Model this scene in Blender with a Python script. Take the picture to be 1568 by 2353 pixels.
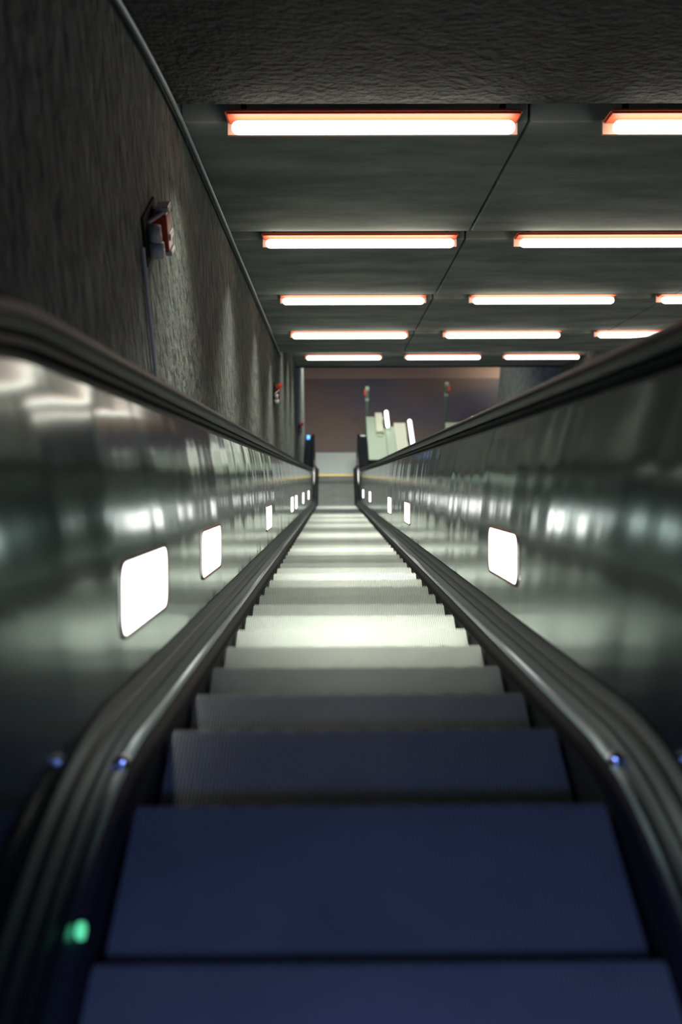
import bpy, bmesh, math, random
from mathutils import Vector, Matrix
random.seed(7)
S = bpy.context.scene
COL = S.collection
for o in list(bpy.data.objects):
    bpy.data.objects.remove(o)

# ---------------------------------------------------------------- camera, world, exposure
ZC = 1.62                 # eye height above the upper landing
CAMX = -0.077             # the eye is a little left of the escalator's centre line
F_PX = 2400.0
TH = math.radians(30) + math.atan(71.5 / F_PX)
cam = bpy.data.cameras.new('camera')
cam.sensor_fit = 'VERTICAL'
cam.sensor_height = 36.0
cam.lens = 36.0 * F_PX / 2353.0
cam.clip_end = 300
cam.dof.use_dof = True
cam.dof.focus_distance = 7.0
cam.dof.aperture_fstop = 1.5
co = bpy.data.objects.new('camera', cam)
COL.objects.link(co)
co.location = (CAMX, 0, ZC)
co.rotation_euler = (math.radians(90) - TH, 0, -math.atan(17 / F_PX) / math.cos(TH))
S.camera = co
S.view_settings.view_transform = 'Standard'
S.view_settings.look = 'None'
S.view_settings.gamma = 1
S.view_settings.use_curve_mapping = False
S.view_settings.exposure = 0.0

w = bpy.data.worlds.new('world')
S.world = w
w.use_nodes = True
bg = w.node_tree.nodes['Background']
bg.inputs[0].default_value = (0.14, 0.20, 0.50, 1)
bg.inputs[1].default_value = 0.6

LAMP_COL = (0.97, 1.0, 0.87)
TUBE_EMIT = 6.0
TUBE_WATT = 26.0
PANEL_EMIT = 5.0

def area_light(name, loc, sx, sy, watt, col=LAMP_COL, spread=180, down=(0, 0, -1), parent=None):
    L = bpy.data.lights.new(name, 'AREA')
    L.shape = 'RECTANGLE'
    L.size, L.size_y, L.energy, L.color = sx, sy, watt, col
    L.spread = math.radians(spread)
    o = bpy.data.objects.new(name, L)
    COL.objects.link(o)
    o.location = loc
    # local -Z along `down`, local X along world X
    z = -Vector(down).normalized()
    x = Vector((1, 0, 0))
    y = z.cross(x)
    m = Matrix((x, y, z)).transposed().to_4x4()
    o.rotation_euler = m.to_euler()
    if parent:
        o.parent = parent
    return o

# ---------------------------------------------------------------- helpers
def W(x, y, z):
    """camera-relative metres -> world"""
    return Vector((x + CAMX, y, z + ZC))
C30, S30 = math.cos(math.radians(30)), 0.5
def TC(x, t, c):
    """x from the eye, t metres down the slope direction, c metres square above it"""
    return W(x, t * C30 + c * S30, -t * S30 + c * C30)

def build(name, bm, mats, parent=None, smooth=False, kind=None, label=None, cat=None, group=None):
    me = bpy.data.meshes.new(name)
    bmesh.ops.recalc_face_normals(bm, faces=bm.faces)
    bm.to_mesh(me)
    bm.free()
    for m in (mats if isinstance(mats, (list, tuple)) else [mats]):
        me.materials.append(m)
    if smooth:
        for p in me.polygons:
            p.use_smooth = True
    o = bpy.data.objects.new(name, me)
    COL.objects.link(o)
    if parent is not None:
        o.parent = parent
        o.matrix_parent_inverse = parent.matrix_world.inverted() if parent.location.length == 0 else Matrix.Translation(-parent.location)
    if kind: o['kind'] = kind
    if label: o['label'] = label
    if cat: o['category'] = cat
    if group: o['group'] = group
    return o

def empty(name, loc, label, cat, group=None):
    o = bpy.data.objects.new(name, None)
    o.empty_display_size = 0.1
    COL.objects.link(o)
    o.location = loc
    o['label'] = label
    o['category'] = cat
    if group: o['group'] = group
    return o

def hexa(bm, pts, mi=0):
    vs = [bm.verts.new(p) for p in pts]
    for f in ((0, 1, 2, 3), (7, 6, 5, 4), (0, 4, 5, 1), (1, 5, 6, 2), (2, 6, 7, 3), (3, 7, 4, 0)):
        bm.faces.new([vs[i] for i in f]).material_index = mi
    return vs

def box(bm, x0, x1, y0, y1, z0, z1, mi=0, bevel=0.0):
    b = bmesh.new() if bevel else bm
    hexa(b, [(x0, y0, z0), (x1, y0, z0), (x1, y1, z0), (x0, y1, z0), (x0, y0, z1), (x1, y0, z1), (x1, y1, z1), (x0, y1, z1)], mi)
    if bevel:
        bmesh.ops.bevel(b, geom=b.edges[:], offset=bevel, segments=3, affect='EDGES', profile=0.5)
        for f in b.faces: f.material_index = mi
        merge(bm, b)

def merge(bm, b):
    me = bpy.data.meshes.new('tmp')
    b.to_mesh(me); b.free()
    bm.from_mesh(me)
    bpy.data.meshes.remove(me)

def slab(bm, x0, x1, t0, t1, c0, c1, mi=0):
    """box in slope coordinates"""
    hexa(bm, [TC(x, t, c) for c in (c0, c1) for (x, t) in ((x0, t0), (x1, t0), (x1, t1), (x0, t1))], mi)

def tube(bm, pts, r, n=12, caps=True, mi=0):
    pts = [Vector(p) for p in pts]
    rings = []
    for i, p in enumerate(pts):
        d = (pts[min(i + 1, len(pts) - 1)] - pts[max(i - 1, 0)]).normalized()
        a = d.cross(Vector((0, 0, 1)))
        if a.length < 1e-3: a = d.cross(Vector((1, 0, 0)))
        a.normalize(); b = d.cross(a)
        rr = r[i] if isinstance(r, (list, tuple)) else r
        rings.append([bm.verts.new(p + (a * math.cos(k * 2 * math.pi / n) + b * math.sin(k * 2 * math.pi / n)) * rr) for k in range(n)])
    for a, b in zip(rings, rings[1:]):
        for k in range(n):
            bm.faces.new((a[k], a[(k + 1) % n], b[(k + 1) % n], b[k])).material_index = mi
    if caps:
        bm.faces.new(rings[0]).material_index = mi
        bm.faces.new(rings[-1][::-1]).material_index = mi

def capsule(bm, p0, p1, r, n=16, mi=0):
    p0, p1 = Vector(p0), Vector(p1)
    d = (p1 - p0).normalized()
    pts, rr = [], []
    for k in range(6):
        a = math.pi / 2 * (1 - k / 5)
        pts.append(p0 + d * (r - r * math.sin(a))); rr.append(max(r * math.cos(a), 1e-4))
    for k in range(6):
        a = math.pi / 2 * k / 5
        pts.append(p1 - d * (r - r * math.sin(a))); rr.append(max(r * math.cos(a), 1e-4))
    tube(bm, pts, rr, n, True, mi)

# ---------------------------------------------------------------- materials
def mat(name, color, rough=0.5, metal=0.0, spec=0.5, noise=None, bump=None, emit=None):
    """noise = (scale xyz, detail, amount, second colour); bump = list of (scale xyz, detail, strength, distance)"""
    m = bpy.data.materials.new(name)
    m.use_nodes = True
    nt = m.node_tree
    N = nt.nodes
    b = N['Principled BSDF']
    b.inputs['Base Color'].default_value = (*color, 1)
    b.inputs['Roughness'].default_value = rough
    b.inputs['Metallic'].default_value = metal
    b.inputs['Specular IOR Level'].default_value = spec
    tc = N.new('ShaderNodeTexCoord')
    def nz(scale, detail, rot=None):
        mp = N.new('ShaderNodeMapping')
        mp.inputs['Scale'].default_value = scale
        if rot: mp.inputs['Rotation'].default_value = rot
        nt.links.new(tc.outputs['Object'], mp.inputs['Vector'])
        t = N.new('ShaderNodeTexNoise')
        t.inputs['Scale'].default_value = 1.0
        t.inputs['Detail'].default_value = detail
        nt.links.new(mp.outputs[0], t.inputs['Vector'])
        return t
    if noise:
        sc, det, amt, c2 = noise[:4]
        t = nz(sc, det, noise[4] if len(noise) > 4 else None)
        r = N.new('ShaderNodeValToRGB')
        r.color_ramp.elements[0].position = 0.5 - amt
        r.color_ramp.elements[1].position = 0.5 + amt
        r.color_ramp.elements[0].color = (*c2, 1)
        r.color_ramp.elements[1].color = (*color, 1)
        nt.links.new(t.outputs['Fac'], r.inputs[0])
        nt.links.new(r.outputs[0], b.inputs['Base Color'])
    last = None
    for bb in (bump or []):
        t = nz(bb[0], bb[1], bb[4] if len(bb) > 4 else None)
        bn = N.new('ShaderNodeBump')
        bn.inputs['Strength'].default_value = bb[2]
        bn.inputs['Distance'].default_value = bb[3]
        nt.links.new(t.outputs['Fac'], bn.inputs['Height'])
        if last: nt.links.new(last.outputs[0], bn.inputs['Normal'])
        last = bn
    if last: nt.links.new(last.outputs[0], b.inputs['Normal'])
    if emit:
        b.inputs['Emission Color'].default_value = (*emit[0], 1)
        b.inputs['Emission Strength'].default_value = emit[1]
    return m

M = {}
M['slab'] = mat('ceiling_concrete', (0.52, 0.56, 0.49), 0.85, noise=((1.4, 3.4, 3.4), 8, 0.16, (0.29, 0.325, 0.29)), bump=[((6, 6, 6), 6, 0.3, 0.02)])
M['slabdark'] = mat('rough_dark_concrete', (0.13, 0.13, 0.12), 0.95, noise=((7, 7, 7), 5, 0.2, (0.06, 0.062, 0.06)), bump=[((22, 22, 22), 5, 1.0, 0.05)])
M['wall'] = mat('bush_hammered_concrete', (0.25, 0.26, 0.23), 0.95, noise=((9, 9, 6), 7, 0.2, (0.10, 0.11, 0.105)), bump=[((15, 15, 10), 5, 1.0, 0.07)])
M['groove'] = mat('groove_black', (0.012, 0.012, 0.012), 0.9)
M['steel'] = mat('brushed_stainless', (0.27, 0.34, 0.335), 0.12, 1.0, bump=[((0.3, 2.2, 0.4), 1.5, 0.4, 0.03), ((1, 9, 0.5), 1, 0.10, 0.006)])
_nt = M['steel'].node_tree
_b = _nt.nodes['Principled BSDF']
_b.inputs['Anisotropic'].default_value = 0.75
_tv = _nt.nodes.new('ShaderNodeCombineXYZ')
_tv.inputs[1].default_value = 0.5
_tv.inputs[2].default_value = 0.866
_nt.links.new(_tv.outputs[0], _b.inputs['Tangent'])
M['deck'] = mat('deck_aluminium', (0.065, 0.082, 0.08), 0.40, 1.0, bump=[((2, 30, 2), 2, 0.05, 0.002)])
M['bead'] = mat('bright_bead', (0.22, 0.28, 0.30), 0.25, 1.0)
M['chrome'] = mat('chrome', (0.9, 0.93, 0.93), 0.12, 1.0)
M['rubber'] = mat('black_rubber', (0.006, 0.0075, 0.010), 0.38, spec=0.22)
M['brush'] = mat('black_brush', (0.008, 0.008, 0.008), 0.9, spec=0.1)
M['skirt'] = mat('black_skirt', (0.012, 0.012, 0.013), 0.6, spec=0.25)
M['tread'] = mat('tread_aluminium', (0.255, 0.27, 0.245), 0.37, 0.6, noise=((3, 4, 4), 4, 0.2, (0.19, 0.21, 0.195)))
M['riser'] = mat('riser_aluminium', (0.20, 0.21, 0.20), 0.5, 0.6)
M['plate'] = mat('landing_plate', (0.52, 0.56, 0.52), 0.45, 0.6, noise=((20, 20, 20), 3, 0.3, (0.42, 0.46, 0.43)))
M['yellow'] = mat('comb_yellow', (0.75, 0.55, 0.16), 0.5)
M['panel_light'] = mat('lit_opal_panel', (0.9, 0.9, 0.85), 0.4, emit=((1.0, 0.985, 0.93), PANEL_EMIT))
M['tube_low'] = mat('lit_tube_low', (0.9, 0.9, 0.9), 0.4, emit=((1.0, 1.0, 0.93), 2.4))
M['tube'] = mat('lit_tube', (0.9, 0.9, 0.9), 0.4, emit=(LAMP_COL, TUBE_EMIT))
M['tray'] = mat('glow_red_tray', (0.80, 0.13, 0.05), 0.5)  # red colour imitates the glow around the tubes
M['lip'] = mat('glow_tinted_lip', (0.85, 0.55, 0.42), 0.5)  # salmon colour imitates the tube glow tinting a white lip
M['frame'] = mat('halo_red_frame', (0.25, 0.07, 0.04), 0.5)  # dark red imitates the glow around the lit panels
M['trim'] = mat('painted_conduit', (0.20, 0.28, 0.31), 0.4, 0.3)
M['red'] = mat('red_enamel', (0.42, 0.035, 0.02), 0.35)
M['redlamp'] = mat('lit_red_beacon', (0.6, 0.06, 0.03), 0.3, emit=((1.0, 0.12, 0.05), 0.12))
M['silver'] = mat('pale_grey_plastic', (0.60, 0.63, 0.60), 0.3)
M['blue'] = mat('lit_blue_indicator', (0.1, 0.3, 0.9), 0.3, emit=((0.12, 0.40, 1.0), 1.6))
M['green'] = mat('lit_green_comb_light', (0.1, 0.8, 0.3), 0.3, emit=((0.12, 0.75, 0.32), 0.9))
M['floor'] = mat('brown_hall_floor', (0.125, 0.090, 0.070), 0.35, noise=((0.22, 0.22, 0.22), 2, 0.1, (0.082, 0.074, 0.086)))  # broad purple-grey second colour stands in for reflections on the floor
M['floor_far'] = mat('pale_brown_floor', (0.21, 0.145, 0.11), 0.4)
M['casing'] = mat('green_grey_steel', (0.33, 0.39, 0.30), 0.5, 0.2)
M['cream'] = mat('cream_enamel', (0.47, 0.47, 0.36), 0.5)
M['post'] = mat('green_post', (0.10, 0.14, 0.11), 0.5)
M['concrete_floor'] = mat('dark_concrete_floor', (0.05, 0.05, 0.05), 0.9)

M['rubber'].node_tree.nodes['Principled BSDF'].inputs['IOR'].default_value = 1.2
# ---------------------------------------------------------------- the escalator's path (heights of the step noses, camera-relative)
H0 = 0.754
def arc_h(y, R1=1.70):
    """nose line: flat top landing, arc, 30 degree slope, arc, flat bottom"""
    YA, YT = 1.90, 1.62
    y0 = YA - R1 * S30
    zA = -1.62 - 1.70 * (1 - C30)
    z0 = zA + R1 * (1 - C30)
    if y <= y0: return z0
    if y < YA:
        return z0 - R1 + math.sqrt(R1 * R1 - (y - y0) ** 2)
    R2 = 1.5
    ZB = -14.88
    yi = YA + (zA - ZB) / math.tan(math.radians(30))
    tl = R2 * math.tan(math.radians(15))
    ya, yb = yi - tl * C30, yi + tl
    if y <= ya: return zA - (y - YA) * math.tan(math.radians(30))
    if y < yb: return ZB + R2 - math.sqrt(R2 * R2 - (yb - y) ** 2)
    return ZB
ZBOT = -14.88
Y_COMB = 26.07

def stations(y0, y1):
    ys = [y0]
    y = y0
    while y < y1 - 1e-6:
        step = 0.06 if (0.2 < y < 2.0 or 23.7 < y < 25.2) else 0.5
        if y < 0.2: step = min(0.5, 0.21 - y)
        if 2.0 <= y < 23.7: step = min(0.5, max(0.05, 23.72 - y))
        y = min(y + step, y1)
        ys.append(y)
    out = []
    for y in ys:
        e = 1e-3
        t = Vector((2 * e, arc_h(y + e) - arc_h(y - e))).normalized()
        out.append((y, arc_h(y), -t.y, t.x))   # normal pointing up
    return out

def sweep(name, profile, side, y0, y1, mats, parent, closed=False, smooth=True, zoff=0.0, label=None):
    """profile: list of (x from the centre line, q above the nose line)"""
    bm = bmesh.new()
    rings = []
    for (y, z, ny, nz) in stations(y0, y1):
        rings.append([bm.verts.new((side * px, y, arc_h(y, 1.7 + 1.3 * min(max(q - 0.15, 0) / 0.7, 1)) + q / C30 + zoff + ZC)) for (px, q) in profile])
    n = len(profile)
    for a, b in zip(rings, rings[1:]):
        for k in range(n if closed else n - 1):
            bm.faces.new((a[k], a[(k + 1) % n], b[(k + 1) % n], b[k]))
    if closed:
        bm.faces.new(rings[0]); bm.faces.new(rings[-1][::-1])
    o = build(name, bm, mats, parent, smooth, label=label)
    if smooth:
        md = o.modifiers.new('edges', 'EDGE_SPLIT')
        md.split_angle = math.radians(32)
    return o

# ---------------------------------------------------------------- structure
def poly_x(name, pts, x0, x1, m, kind='structure'):
    """a prism between x0 and x1 whose side outline is pts in (y, z)"""
    bm = bmesh.new()
    a = [bm.verts.new(W(x0, y, z)) for y, z in pts]
    b = [bm.verts.new(W(x1, y, z)) for y, z in pts]
    bm.faces.new(a); bm.faces.new(b[::-1])
    n = len(pts)
    for k in range(n):
        bm.faces.new((a[k], b[k], b[(k + 1) % n], a[(k + 1) % n]))
    return build(name, bm, m, kind=kind)

XL, XR = -0.823, 5.16
YLE, YRE = 26.9, 29.7
def tcy(t, c): return (t * C30 + c * S30, -t * S30 + c * C30)
wl = [(-3.0, -2.4), (1.2, -2.4), (YLE, -16.2), (YLE, -9.2), (22.0, -7.0), (3.5, 2.2), (-3.0, 2.2)]
poly_x('wall_left', wl, XL - 0.35, XL, M['wall'])
wr = [(-3.0, -2.4), (1.2, -2.4), (YRE, -17.8), (YRE, -9.2), (22.0, -7.0), (3.5, 2.2), (-3.0, 2.2)]
poly_x('wall_right', wr, XR, XR + 0.35, M['wall'])

# near ceiling: rough, curving from level over the upper landing into the slope
bm = bmesh.new()
ts = [-2.2 + 0.25 * k for k in range(31)]
ts = [t for t in ts if t < 5.46] + [5.47]
lo, hi = [], []
for t in ts:
    c = 1.96 - (0.028 * (6 - t) ** 2 if t < 6 else 0)
    lo.append([bm.verts.new(TC(x, t, c)) for x in (XL, XR)])
    hi.append([bm.verts.new(TC(x, t, c + 0.35)) for x in (XL, XR)])
for i in range(len(ts) - 1):
    bm.faces.new((lo[i][0], lo[i][1], lo[i + 1][1], lo[i + 1][0]))
    bm.faces.new((hi[i][0], hi[i + 1][0], hi[i + 1][1], hi[i][1]))
bm.faces.new((lo[-1][0], lo[-1][1], hi[-1][1], hi[-1][0]))
bm.faces.new((lo[0][0], hi[0][0], hi[0][1], lo[0][1]))
for s in (0, 1):
    for i in range(len(ts) - 1):
        bm.faces.new((lo[i][s], lo[i + 1][s], hi[i + 1][s], hi[i][s]))
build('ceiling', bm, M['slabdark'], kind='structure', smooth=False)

# sloping slabs between the light slots
ROWS = [5.58, 8.36, 11.14, 13.80]
edges = [5.47, 5.76, 8.25, 8.53, 11.03, 11.30, 13.69, 13.95, 15.95]
SEAM = 1.08
for i in range(1, len(edges) - 1, 2):
    t0, t1 = edges[i], edges[i + 1]
    for (x0, x1) in ((XL, SEAM - 0.008), (SEAM + 0.008, 3.6), (3.616, XR)):
        bm = bmesh.new()
        slab(bm, x0, x1, t0, t1, 1.955, 2.28)
        bmesh.ops.bevel(bm, geom=bm.edges[:], offset=0.008, segments=1, affect='EDGES')
        build('ceiling', bm, M['slab'], kind='structure')
for i in range(0, len(edges) - 1, 2):
    bm = bmesh.new()
    slab(bm, XL, XR, edges[i] - 0.02, edges[i + 1] + 0.02, 2.282, 2.40)
    build('ceiling', bm, M['groove'], kind='structure')
bm = bmesh.new()
slab(bm, SEAM - 0.1, SEAM + 0.1, 5.7, 15.9, 2.29, 2.33)
build('ceiling', bm, M['groove'], kind='structure')
# the step up to the lower ceiling part
bm = bmesh.new()
slab(bm, XL, XR, 15.8, 15.96, 2.285, 2.9)
build('ceiling', bm, M['slab'], kind='structure')
CB = 2.56
for (t0, t1) in ((15.97, 21.14), (21.42, 23.45)):
    bm = bmesh.new()
    slab(bm, XL, XR, t0, t1, CB, CB + 0.3)
    build('ceiling', bm, M['slab'], kind='structure')
bm = bmesh.new()
slab(bm, XL, XR, 21.1, 21.46, CB + 0.302, CB + 0.4)
build('ceiling', bm, M['groove'], kind='structure')
bm = bmesh.new()
slab(bm, XL, XR, 23.452, 23.6, CB - 0.015, CB + 0.5)
build('trim_2', bm, M['groove'], kind='structure')

# painted conduit in the corner of wall and ceiling
bm = bmesh.new()
pts = []
for k in range(60):
    t = -1.0 + k * (15.9 + 1.0) / 59
    c = 1.905 - (0.028 * (6 - t) ** 2 if t < 6 else 0)
    pts.append(TC(XL + 0.03, t, c))
tube(bm, pts, 0.016, 8)
build('trim_1', bm, M['trim'], kind='structure', smooth=True)

# floors
poly_x('floor', [(-3.0, -1.62), (0.2, -1.62), (0.2, -2.4), (-3.0, -2.4)], XL, XR, M['concrete_floor'])
poly_x('floor', [(0.25, -2.2), (1.2, -2.4), (25.0, -16.1), (25.0, -16.4), (0.25, -2.6)], XL, XR, M['concrete_floor'])
poly_x('floor', [(27.46, ZBOT), (32.75, ZBOT), (32.75, ZBOT - 0.3), (27.46, ZBOT - 0.3)], -9, 14, M['floor'])
poly_x('floor', [(32.752, ZBOT), (48, ZBOT), (48, ZBOT - 0.3), (32.752, ZBOT - 0.3)], -9, 14, M['floor_far'])
for (a, b) in ((-9, CAMX * -1 - 0.60), (CAMX * -1 + 0.60, 14)):
    poly_x('floor', [(25.02, ZBOT), (27.455, ZBOT), (27.455, ZBOT - 0.3), (25.02, ZBOT - 0.3)], a, b, M['floor'])

# ---------------------------------------------------------------- the escalator
esc = empty('escalator', (0, 0, 0), 'long steel-sided escalator running down between dark concrete walls to the lower hall', 'escalator')
YF = -1.4
# steps
def make_step_mesh():
    bm = bmesh.new()
    pitch, rw, rh = 0.0091, 0.0046, 0.007
    n = int(0.99 / pitch)
    x0 = -n * pitch / 2
    box(bm, -0.5, 0.5, -0.46, 0.0, -0.03, -rh, 0)
    for k in range(n + 1):
        a = x0 + k * pitch - rw / 2
        hexa(bm, [(a, -0.458, -rh), (a + rw, -0.458, -rh), (a + rw, 0.004, -rh), (a, 0.004, -rh),
                  (a, -0.458, 0), (a + rw, -0.458, 0), (a + rw, 0.004, 0), (a, 0.004, 0)], 0)
    # curved riser
    prev = None
    for k in range(7):
        u = k / 6
        y = -0.004 - 0.05 * math.sin(u * math.pi / 2) ** 2
        z = -0.02 - 0.24 * u
        cur = (bm.verts.new((-0.5, y, z)), bm.verts.new((0.5, y, z)))
        if prev:
            bm.faces.new((prev[0], prev[1], cur[1], cur[0])).material_index = 1
        prev = cur
    me = bpy.data.meshes.new('step')
    bm.to_mesh(me); bm.free()
    me.materials.append(M['tread']); me.materials.append(M['riser'])
    return me
step_me = make_step_mesh()
STEP_Y = [-0.26, 0.20, 0.67, 1.13, 1.56]      # the steps keep their pitch along the track, so they spread out where it is level
y = 2.02
while y < Y_COMB + 0.05:
    STEP_Y.append(y); y += 0.4 if y < 24.3 else 0.455
STEP_Y = [v for v in STEP_Y if v < Y_COMB - 0.2] + [Y_COMB - 0.035]
for i, yy in enumerate(STEP_Y):
    o = bpy.data.objects.new('step', step_me)
    COL.objects.link(o)
    o.location = (0, yy, arc_h(yy) + ZC)
    o.parent = esc
# dark pit lining below the steps
bm = bmesh.new()
rings = []
for (py_, pz_) in [(-1.4, arc_h(-1.4) - 0.42), (0.9, arc_h(0.9) - 0.42), (2.0, arc_h(2.0) - 0.48), (24.3, arc_h(24.3) - 0.42), (27.4, ZBOT - 0.42), (27.4, ZBOT - 0.06)]:
    rings.append((bm.verts.new((-0.545, py_, pz_ + ZC)), bm.verts.new((0.545, py_, pz_ + ZC))))
for a, b in zip(rings, rings[1:]):
    bm.faces.new((a[0], a[1], b[1], b[0]))
build('pit_lining', bm, M['skirt'], esc)
# comb and landing plates
bm = bmesh.new()
box(bm, -0.5, 0.5, Y_COMB - 0.02, Y_COMB + 0.055, ZBOT + ZC - 0.02, ZBOT + ZC + 0.006, 0)
for k in range(60):
    a = -0.49 + k * 0.98 / 60
    box(bm, a, a + 0.008, Y_COMB - 0.03, Y_COMB, ZBOT + ZC - 0.005, ZBOT + ZC + 0.004, 0)
build('comb_plate', bm, M['yellow'], esc, label='yellow comb plate')
for (a, b) in ((Y_COMB + 0.057, 26.49), (26.494, 27.455)):
    bm = bmesh.new()
    box(bm, -0.60 if a > 26.4 else -0.5, 0.60 if a > 26.4 else 0.5, a, b, ZBOT + ZC - 0.05, ZBOT + ZC + 0.005, 0, 0.003)
    build('landing_plate', bm, M['plate'], esc)

Y_END = 26.5
for side in (-1, 1):
    sweep('skirt_panel', [(0.512, -0.42), (0.512, -0.01), (0.545, 0.02), (0.545, -0.42)], side, YF, Y_END, M['skirt'], esc, True, False)
    sweep('skirt_brush', [(0.512, -0.012), (0.502, 0.004), (0.512, 0.012)], side, YF, Y_COMB, M['brush'], esc, True, False)
    sweep('bead', [(0.544, 0.012), (0.540, 0.026), (0.546, 0.038), (0.556, 0.040), (0.562, 0.03)], side, YF, Y_END, M['bead'], esc, False, True, label='bright metal bead')
    sweep('inner_deck', [(0.556, 0.034), (0.566, 0.064), (0.570, 0.069), (0.572, 0.064), (0.576, 0.064), (0.590, 0.092), (0.595, 0.097), (0.599, 0.092), (0.603, 0.094), (0.614, 0.116), (0.619, 0.122), (0.621, 0.114)], side, YF, Y_END, M['deck'], esc)
    # balustrade in sheets with fine joints
    prof = [(0.622, 0.10), (0.622, 0.20), (0.622, 0.30), (0.622, 0.42), (0.6235, 0.54), (0.627, 0.64), (0.632, 0.72), (0.639, 0.79), (0.646, 0.84), (0.652, 0.870), (0.654, 0.895)]
    ye = [YF, 1.05, 3.2, 5.35, 7.5, 9.65, 11.8, 13.95, 16.1, 18.25, 20.4, 22.55, 24.7, Y_END]
    for a, b in zip(ye, ye[1:]):
        sweep('balustrade_panel', prof, side, a + 0.0015, b - 0.0015, M['steel'], esc)
    # rounded newel end of the balustrade
    bm = bmesh.new()
    rows = []
    for k in range(13):
        a = math.pi * k / 12 - math.pi / 2
        yy = Y_END + 0.42 * math.cos(a)
        zz = ZBOT + 0.46 + 0.42 * math.sin(a)
        rows.append((yy, zz))
    va = [bm.verts.new((side * 0.622, yy, zz + ZC)) for yy, zz in [(Y_END, ZBOT + 0.04)] + rows]
    vb = [bm.verts.new((side * 0.70, yy, zz + ZC)) for yy, zz in [(Y_END, ZBOT + 0.04)] + rows]
    bm.faces.new(va); bm.faces.new(vb[::-1])
    for k in range(len(va)):
        j = (k + 1) % len(va)
        bm.faces.new((va[k], va[j], vb[j], vb[k]))
    build('newel', bm, M['steel'], esc)
    # handrail with C section and its guide
    hr = []
    for k in range(16):
        a = 2 * math.pi * k / 16
        hr.append((0.645 + 0.042 * math.cos(a), 0.948 + 0.031 * math.sin(a)))
    sweep('handrail', hr, side, YF, Y_END - 0.1, M['rubber'], esc, True, True)
    sweep('handrail_guide', [(0.630, 0.900), (0.630, 0.912), (0.662, 0.912), (0.662, 0.900)], side, YF, Y_END, M['rubber'], esc, True, False)
    sweep('outer_deck', [(0.648, 0.884), (0.655, 0.915), (0.675, 0.925), (0.880, 0.905), (0.880, 0.86), (0.66, 0.86)] if side > 0 else
          [(0.648, 0.884), (0.655, 0.915), (0.675, 0.925), (0.868, 0.905), (0.868, 0.86), (0.66, 0.86)], side, YF, Y_END, M['rubber'], esc, True, False, label='black deck beside the handrail')
    sweep('outer_casing', [(0.866, 0.86), (0.866, -0.45), (0.85, -0.45), (0.85, 0.86)], side, YF, Y_END, M['deck'], esc, True, False)
    # handrail turning down round the newel
    bm = bmesh.new()
    pts = []
    cy, cz = Y_END - 0.1, ZBOT + 0.948 / C30 - 0.36
    for k in range(15):
        a = math.pi / 2 - math.pi * k / 14
        pts.append((side * 0.645, cy + 0.36 * math.cos(a), cz + 0.36 * math.sin(a) + ZC))
    tube(bm, pts, 0.034, 10)
    build('handrail_return', bm, M['rubber'], esc, True)
    bm = bmesh.new()
    x0, x1 = sorted((side * 0.69, side * 0.878))
    box(bm, x0, x1, Y_END - 0.4, Y_END - 0.01, ZBOT + ZC, ZBOT + ZC + 0.98, 0, 0.01)
    build('newel_pedestal', bm, M['rubber'], esc, label='black end housing')

# lit panels in the balustrades
def light_panel(side, y, ln=0.72, h=0.19, q0=0.345):
    bm = bmesh.new()
    z0 = arc_h(y)
    e = 0.01
    t = Vector((0, 2 * e, arc_h(y + e) - arc_h(y - e))).normalized()
    # vertical ends follow plumb, long edges follow the rake
    r = 0.05
    def ring(x, gx, gr):
        out = []
        L, Hh = ln / 2 + gx, h / 2 + gx
        for (sx, sz, a0) in ((1, 1, 0), (-1, 1, 90), (-1, -1, 180), (1, -1, 270)):
            for k in range(6):
                a = math.radians(a0 + 18 * k)
                u = sx * (L - r) + r * math.cos(a)
                v = sz * (Hh - r) + r * math.sin(a)
                p = Vector((x * side, y, z0 + ZC)) + t * u + Vector((0, -t.z, t.y)) * (q0 + v) + Vector((0, 0, 0))
                out.append(p)
        return out
    outer = ring(0.6195, 0.0, 0)
    back = ring(0.632, 0.0, 0)
    va = [bm.verts.new(p) for p in outer]; vb = [bm.verts.new(p) for p in back]
    bm.faces.new(va); bm.faces.new(vb[::-1])
    for k in range(len(va)):
        j = (k + 1) % len(va)
        bm.faces.new((va[k], va[j], vb[j], vb[k]))
    lp = build('light_panel', bm, M['panel_light'], esc, label='glowing rounded light panel')
    # thin frame, its dark red imitating a halo round the lit panel
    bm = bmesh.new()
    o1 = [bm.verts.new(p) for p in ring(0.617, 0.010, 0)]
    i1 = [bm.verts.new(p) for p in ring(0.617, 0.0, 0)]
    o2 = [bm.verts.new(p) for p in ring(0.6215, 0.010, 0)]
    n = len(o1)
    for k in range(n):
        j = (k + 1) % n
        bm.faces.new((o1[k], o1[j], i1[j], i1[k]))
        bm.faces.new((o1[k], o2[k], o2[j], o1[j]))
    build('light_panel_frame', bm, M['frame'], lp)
# (distance along the eye's slope line) -> y of the panel centre
def py(d): return d * C30 - 0.31 * S30
for d in (2.83, 4.46, 8.6, 13.5, 15.0, 18.5, 22.5):
    light_panel(-1, py(d) )
for d in (4.12, 9.7, 12.8, 19.8, 24.3):
    light_panel(1, py(d))
light_panel(-1, 25.45)
light_panel(1, 25.45)
# green light in the gap of the steps
bm = bmesh.new()
box(bm, -0.536, -0.520, 1.175, 1.20, -1.615 + ZC, -1.592 + ZC, 0, 0.005)
build('gap_light', bm, M['green'], esc, label='small green light in the gap beside the steps')
# added chrome balls standing in for highlights where the deck bends
for side in (-1, 1):
    bm = bmesh.new()
    bmesh.ops.create_uvsphere(bm, u_segments=14, v_segments=8, radius=0.017)
    yy = 1.69
    bmesh.ops.translate(bm, verts=bm.verts, vec=(side * 0.548, yy, arc_h(yy) + 0.05 + ZC))
    build('highlight_ball', bm, M['chrome'], esc, True, label='small shiny ball standing in for a highlight')
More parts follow.
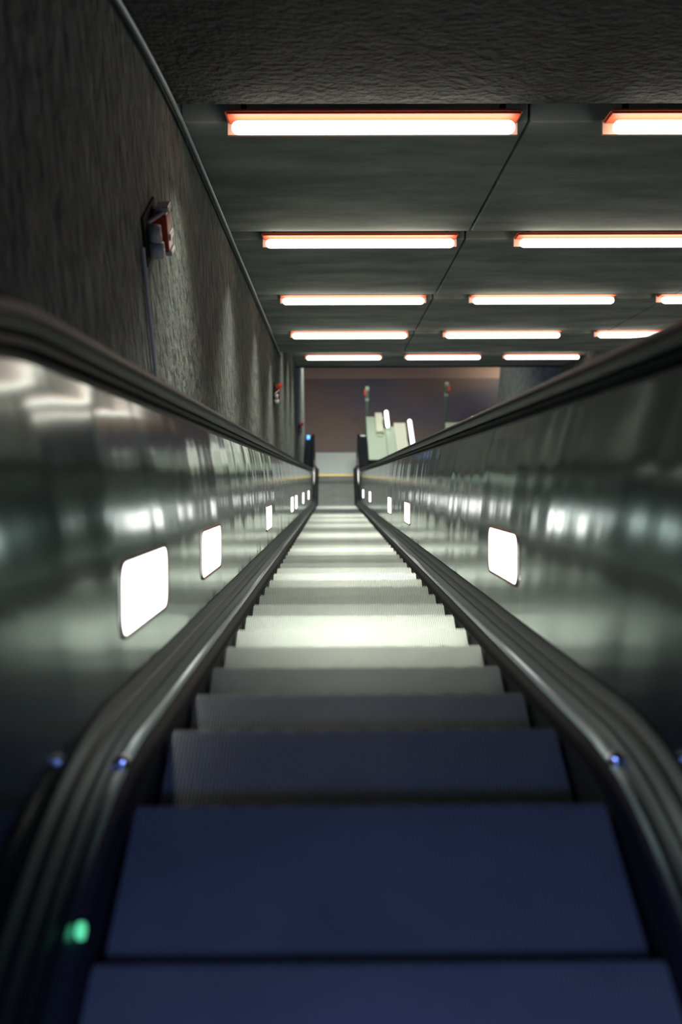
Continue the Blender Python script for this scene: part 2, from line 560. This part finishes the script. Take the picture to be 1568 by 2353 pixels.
# blue indicator on the left newel, pale plate on the right one
bm = bmesh.new()
box(bm, -0.83, -0.74, Y_END - 0.20, Y_END - 0.02, ZBOT + ZC + 1.04, ZBOT + ZC + 1.10, 0, 0.012)
build('indicator_light', bm, M['blue'], esc, label='small blue indicator light')
bm = bmesh.new()
box(bm, 0.70, 0.84, Y_END - 0.06, Y_END - 0.01, ZBOT + ZC + 1.04, ZBOT + ZC + 1.09, 0, 0.01)
build('indicator_plate', bm, M['silver'], esc, label='pale plate on the newel end')

# ---------------------------------------------------------------- ceiling lamps
ORD = ['leftmost', 'second from left', 'third from left']
ROWN = ['topmost and largest row', 'second row from the top', 'middle row of five', 'fourth row from the top', 'lowest and farthest row']
LX = [(-0.53, 0.97), (1.49, 2.99), (3.50, 5.0)]
def lamp(row, k, t, c):
    x0, x1 = LX[k]
    base = TC((x0 + x1) / 2, t, c)
    root = empty('ceiling_lamp', base, 'glowing tube lamp, %s in the %s' % (ORD[k], ROWN[row]), 'lamp', 'tube lamps in the ceiling slots')
    bm = bmesh.new()
    capsule(bm, TC(x0, t, c), TC(x1, t, c), 0.036)
    build('tube', bm, M['tube'], root, True)
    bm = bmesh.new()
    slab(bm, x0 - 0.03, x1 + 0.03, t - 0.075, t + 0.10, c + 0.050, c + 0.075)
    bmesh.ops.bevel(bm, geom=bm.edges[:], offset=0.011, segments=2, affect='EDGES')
    build('tray', bm, M['tray'], root, label='tray behind the tube, its red edge imitating the glow')
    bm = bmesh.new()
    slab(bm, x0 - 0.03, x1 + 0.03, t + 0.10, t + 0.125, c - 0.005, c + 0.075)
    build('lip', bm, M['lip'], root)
    for xx in (x0 + 0.05, x1 - 0.08):
        bm = bmesh.new()
        slab(bm, xx, xx + 0.03, t - 0.012, t + 0.012, c + 0.078, c + 0.38)
        build('bracket', bm, M['groove'], root)
    a = area_light('lamp_glow', TC((x0 + x1) / 2, t, c - 0.045), x1 - x0 - 0.06, 0.05, TUBE_WATT, spread=108, down=(0, -S30, -C30))
    return root
for row, t in enumerate(ROWS):
    for k in range(2 if row < 2 else 3):
        lamp(row, k, t, (1.867, 1.885, 1.905, 1.905)[row])
for k in range(3):
    lamp(4, k, 21.26, 2.49)

# ---------------------------------------------------------------- emergency boxes on the left wall
def wall_box(t, c, label, seen):
    p = TC(XL, t, c)
    root = empty('emergency_box', p, label, 'emergency box', 'emergency boxes along the left wall')
    def P(dx, dy, dz): return (p.x + dx, p.y + dy, p.z + dz)
    bm = bmesh.new()
    a, b = P(0, -0.17, -0.11), P(0.012, 0.17, 0.11)
    box(bm, a[0], b[0], a[1], b[1], a[2], b[2], 0, 0.004)
    build('back_plate', bm, M['groove'], root)
    bm = bmesh.new()
    tube(bm, [P(0.045, -0.10, -0.085), P(0.045, -0.10, -0.02)], 0.036, 14)
    tube(bm, [P(0.045, -0.10, -0.015), P(0.045, -0.10, 0.055)], 0.028, 14)
    build('canister', bm, M['silver'], root, True)
    bm = bmesh.new()
    tube(bm, [P(0.03, -0.15, 0.085), P(0.085, -0.07, 0.105)], 0.008, 8)
    build('hook', bm, M['silver'], root)
    bm = bmesh.new()
    a, b = P(0.012, 0.0, -0.10), P(0.085, 0.13, 0.075)
    box(bm, a[0], b[0], a[1], b[1], a[2], b[2], 0, 0.012)
    rb = build('red_body', bm, M['red'], root, label='dark red enamelled body')
    for (dz0, dz1) in ((0.075, 0.10), (-0.125, -0.10), (-0.055, -0.02)):
        bm = bmesh.new()
        a, b = P(0.03, 0.03, dz0), P(0.092, 0.135, dz1)
        box(bm, a[0], b[0], a[1], b[1], a[2], b[2], 0, 0.008)
        build('cap', bm, M['silver'], rb)
    if seen:
        bm = bmesh.new()
        bmesh.ops.create_uvsphere(bm, u_segments=14, v_segments=8, radius=0.042)
        bmesh.ops.translate(bm, verts=bm.verts, vec=P(0.09, 0.03, 0.12))
        build('beacon', bm, M['redlamp'], root, True)
    return root
wall_box(4.72, 1.12, 'dark red and grey box on the rough wall at upper left, nearest of three', False)
wall_box(14.45, 1.19, 'small red box on the left wall, midway down the slope', True)
wall_box(24.7, 1.22, 'tiny red box low on the left wall, beside the wall end near the lower hall', True)
bm = bmesh.new()
p0 = TC(XL + 0.012, 4.5, 1.0)
tube(bm, [p0, p0 + Vector((0, 0, -1.1))], 0.009, 8)
build('conduit', bm, M['silver'], label='thin grey vertical conduit below the nearest red box on the left wall', cat='conduit')

# ---------------------------------------------------------------- lower hall
ZF = ZBOT
def WB(bm, x0, x1, y0, y1, z0, z1, bev=0.0, mi=0):
    a, b = W(x0, y0, ZF + z0), W(x1, y1, ZF + z1)
    box(bm, a.x, b.x, a.y, b.y, a.z, b.z, mi, bev)
cas = empty('steel_plinth', W(1.4, 26, ZF), 'pale green-grey steel plinth beyond the right handrail, carrying two white tubes', 'plinth')
bm = bmesh.new(); WB(bm, 0.975, 1.52, 25.3, 27.95, 0, 0.95, 0.02); build('side_panel', bm, M['casing'], cas)
bm = bmesh.new(); WB(bm, 1.524, 2.12, 25.3, 27.3, 0, 0.95, 0.02); build('side_panel', bm, M['casing'], cas)
cas2 = empty('steel_plinth', W(3.8, 27, ZF), 'low grey-green steel plinth at far right, ending at the short white tube', 'plinth')
bm = bmesh.new(); WB(bm, 3.30, 4.35, 25.6, 27.55, 0, 0.95, 0.02); build('side_panel', bm, M['casing'], cas2)
def cream_box(x0, x1, y0, y1, label):
    r = empty('fixture_housing', W((x0 + x1) / 2, (y0 + y1) / 2, ZF + 0.95), label, 'housing', 'cream housings on the steel plinths')
    bm = bmesh.new(); WB(bm, x0, x1, y0, y1, 0.952, 1.08, 0.015); build('body', bm, M['cream'], r)
    bm = bmesh.new(); WB(bm, x0 + 0.02, x1 - 0.02, y0 - 0.10, y0 - 0.02, 0.952, 0.99, 0.01); build('foot', bm, M['cream'], r)
cream_box(1.24, 1.445, 26.75, 27.95, 'cream oblong housing on the steel plinth, farther and smaller one')
cream_box(1.77, 2.10, 25.55, 27.28, 'cream oblong housing on the steel plinth, larger one closer to the handrail')
cream_box(4.22, 4.38, 27.2, 27.5, 'small pale housing at the far right end, just above the handrail')
def floor_tube(x, y0, y1, z, label):
    r = empty('tube_lamp', W(x, (y0 + y1) / 2, ZF + 0.95), label, 'lamp', 'white tubes on the steel plinths')
    bm = bmesh.new(); capsule(bm, W(x, y0, ZF + z), W(x, y1, ZF + z), 0.058); build('tube', bm, M['tube_low'], r, True)
    bm = bmesh.new(); ym = y0 * 0.62 + y1 * 0.38
    WB(bm, x - 0.115, x - 0.04, ym - 0.16, ym + 0.16, z - 0.14, z + 0.0, 0.01); build('bracket', bm, M['groove'], r)
floor_tube(1.575, 26.95, 27.95, 1.12, 'upright-looking white tube between the two cream housings, shorter one')
floor_tube(2.23, 25.75, 27.35, 1.12, 'long glowing white tube right of the larger cream housing')
floor_tube(4.10, 27.1, 27.5, 1.12, 'short white tube at far right just above the handrail')
def post(x, y, rs, label):
    r = empty('signal_post', W(x, y, ZF), label, 'post', 'slim posts in the lower hall')
    bm = bmesh.new(); WB(bm, x - 0.045, x + 0.045, y - 0.05, y + 0.05, 0, 1.62, 0.01); build('pole', bm, M['post'], r)
    bm = bmesh.new(); WB(bm, x - 0.055, x + 0.055, y - 0.07, y + 0.06, 1.22, 1.30, 0.01); build('collar', bm, M['casing'], r)
    bm = bmesh.new(); WB(bm, x - 0.055, x + 0.055, y - 0.07, y + 0.06, 1.56, 1.65, 0.01); build('cap', bm, M['casing'], r)
    bm = bmesh.new(); WB(bm, x + rs * 0.06 - 0.03, x + rs * 0.06 + 0.03, y - 0.07, y + 0.0, 1.42, 1.58, 0.01); build('signal_lamp', bm, M['redlamp'], r, label='small red light')
post(1.02, 28.5, -1, 'slim dark green post with red light on its left side, behind the steel plinth')
post(3.44, 28.8, 1, 'slim dark green post with red light on its right side, farther right')

# hall ceiling and back wall, with bare unseen lights for the hall
poly_x('ceiling', [(30.5, -9.0), (48, -9.0), (48, -8.8), (30.5, -8.8)], -9, 14, M['slab'])
poly_x('wall_back', [(48, ZBOT - 0.3), (48.3, ZBOT - 0.3), (48.3, -8.8), (48, -8.8)], -9, 14, M['slab'])
area_light('hall_lamp', W(1.5, 30.8, -9.1), 6.0, 0.2, 130, (1.0, 0.93, 0.85))
area_light('hall_lamp', W(6.6, 33.0, -12.4), 1.5, 0.6, 70, (1.0, 0.92, 0.74), spread=110)  # bare light without fixture, hung low to brighten the floor at right
area_light('hall_lamp', W(0.6, 26.2, -10.6), 2.6, 0.2, 190, (0.96, 1.0, 0.88))
# added blue fill light behind the eye, for the near steps
area_light('near_step_fill', W(0.2, -1.1, 0.62), 1.4, 0.25, 32, (0.25, 0.34, 1.0), spread=90, down=(0, 0.5, -1))
# further lamps of the lower ceiling part, above the camera's line of sight
for t in (16.9, 19.1):
    for k in range(3):
        area_light('lamp_glow', TC((LX[k][0] + LX[k][1]) / 2, t, CB - 0.03), 1.4, 0.06, TUBE_WATT, spread=108, down=(0, -S30, -C30))
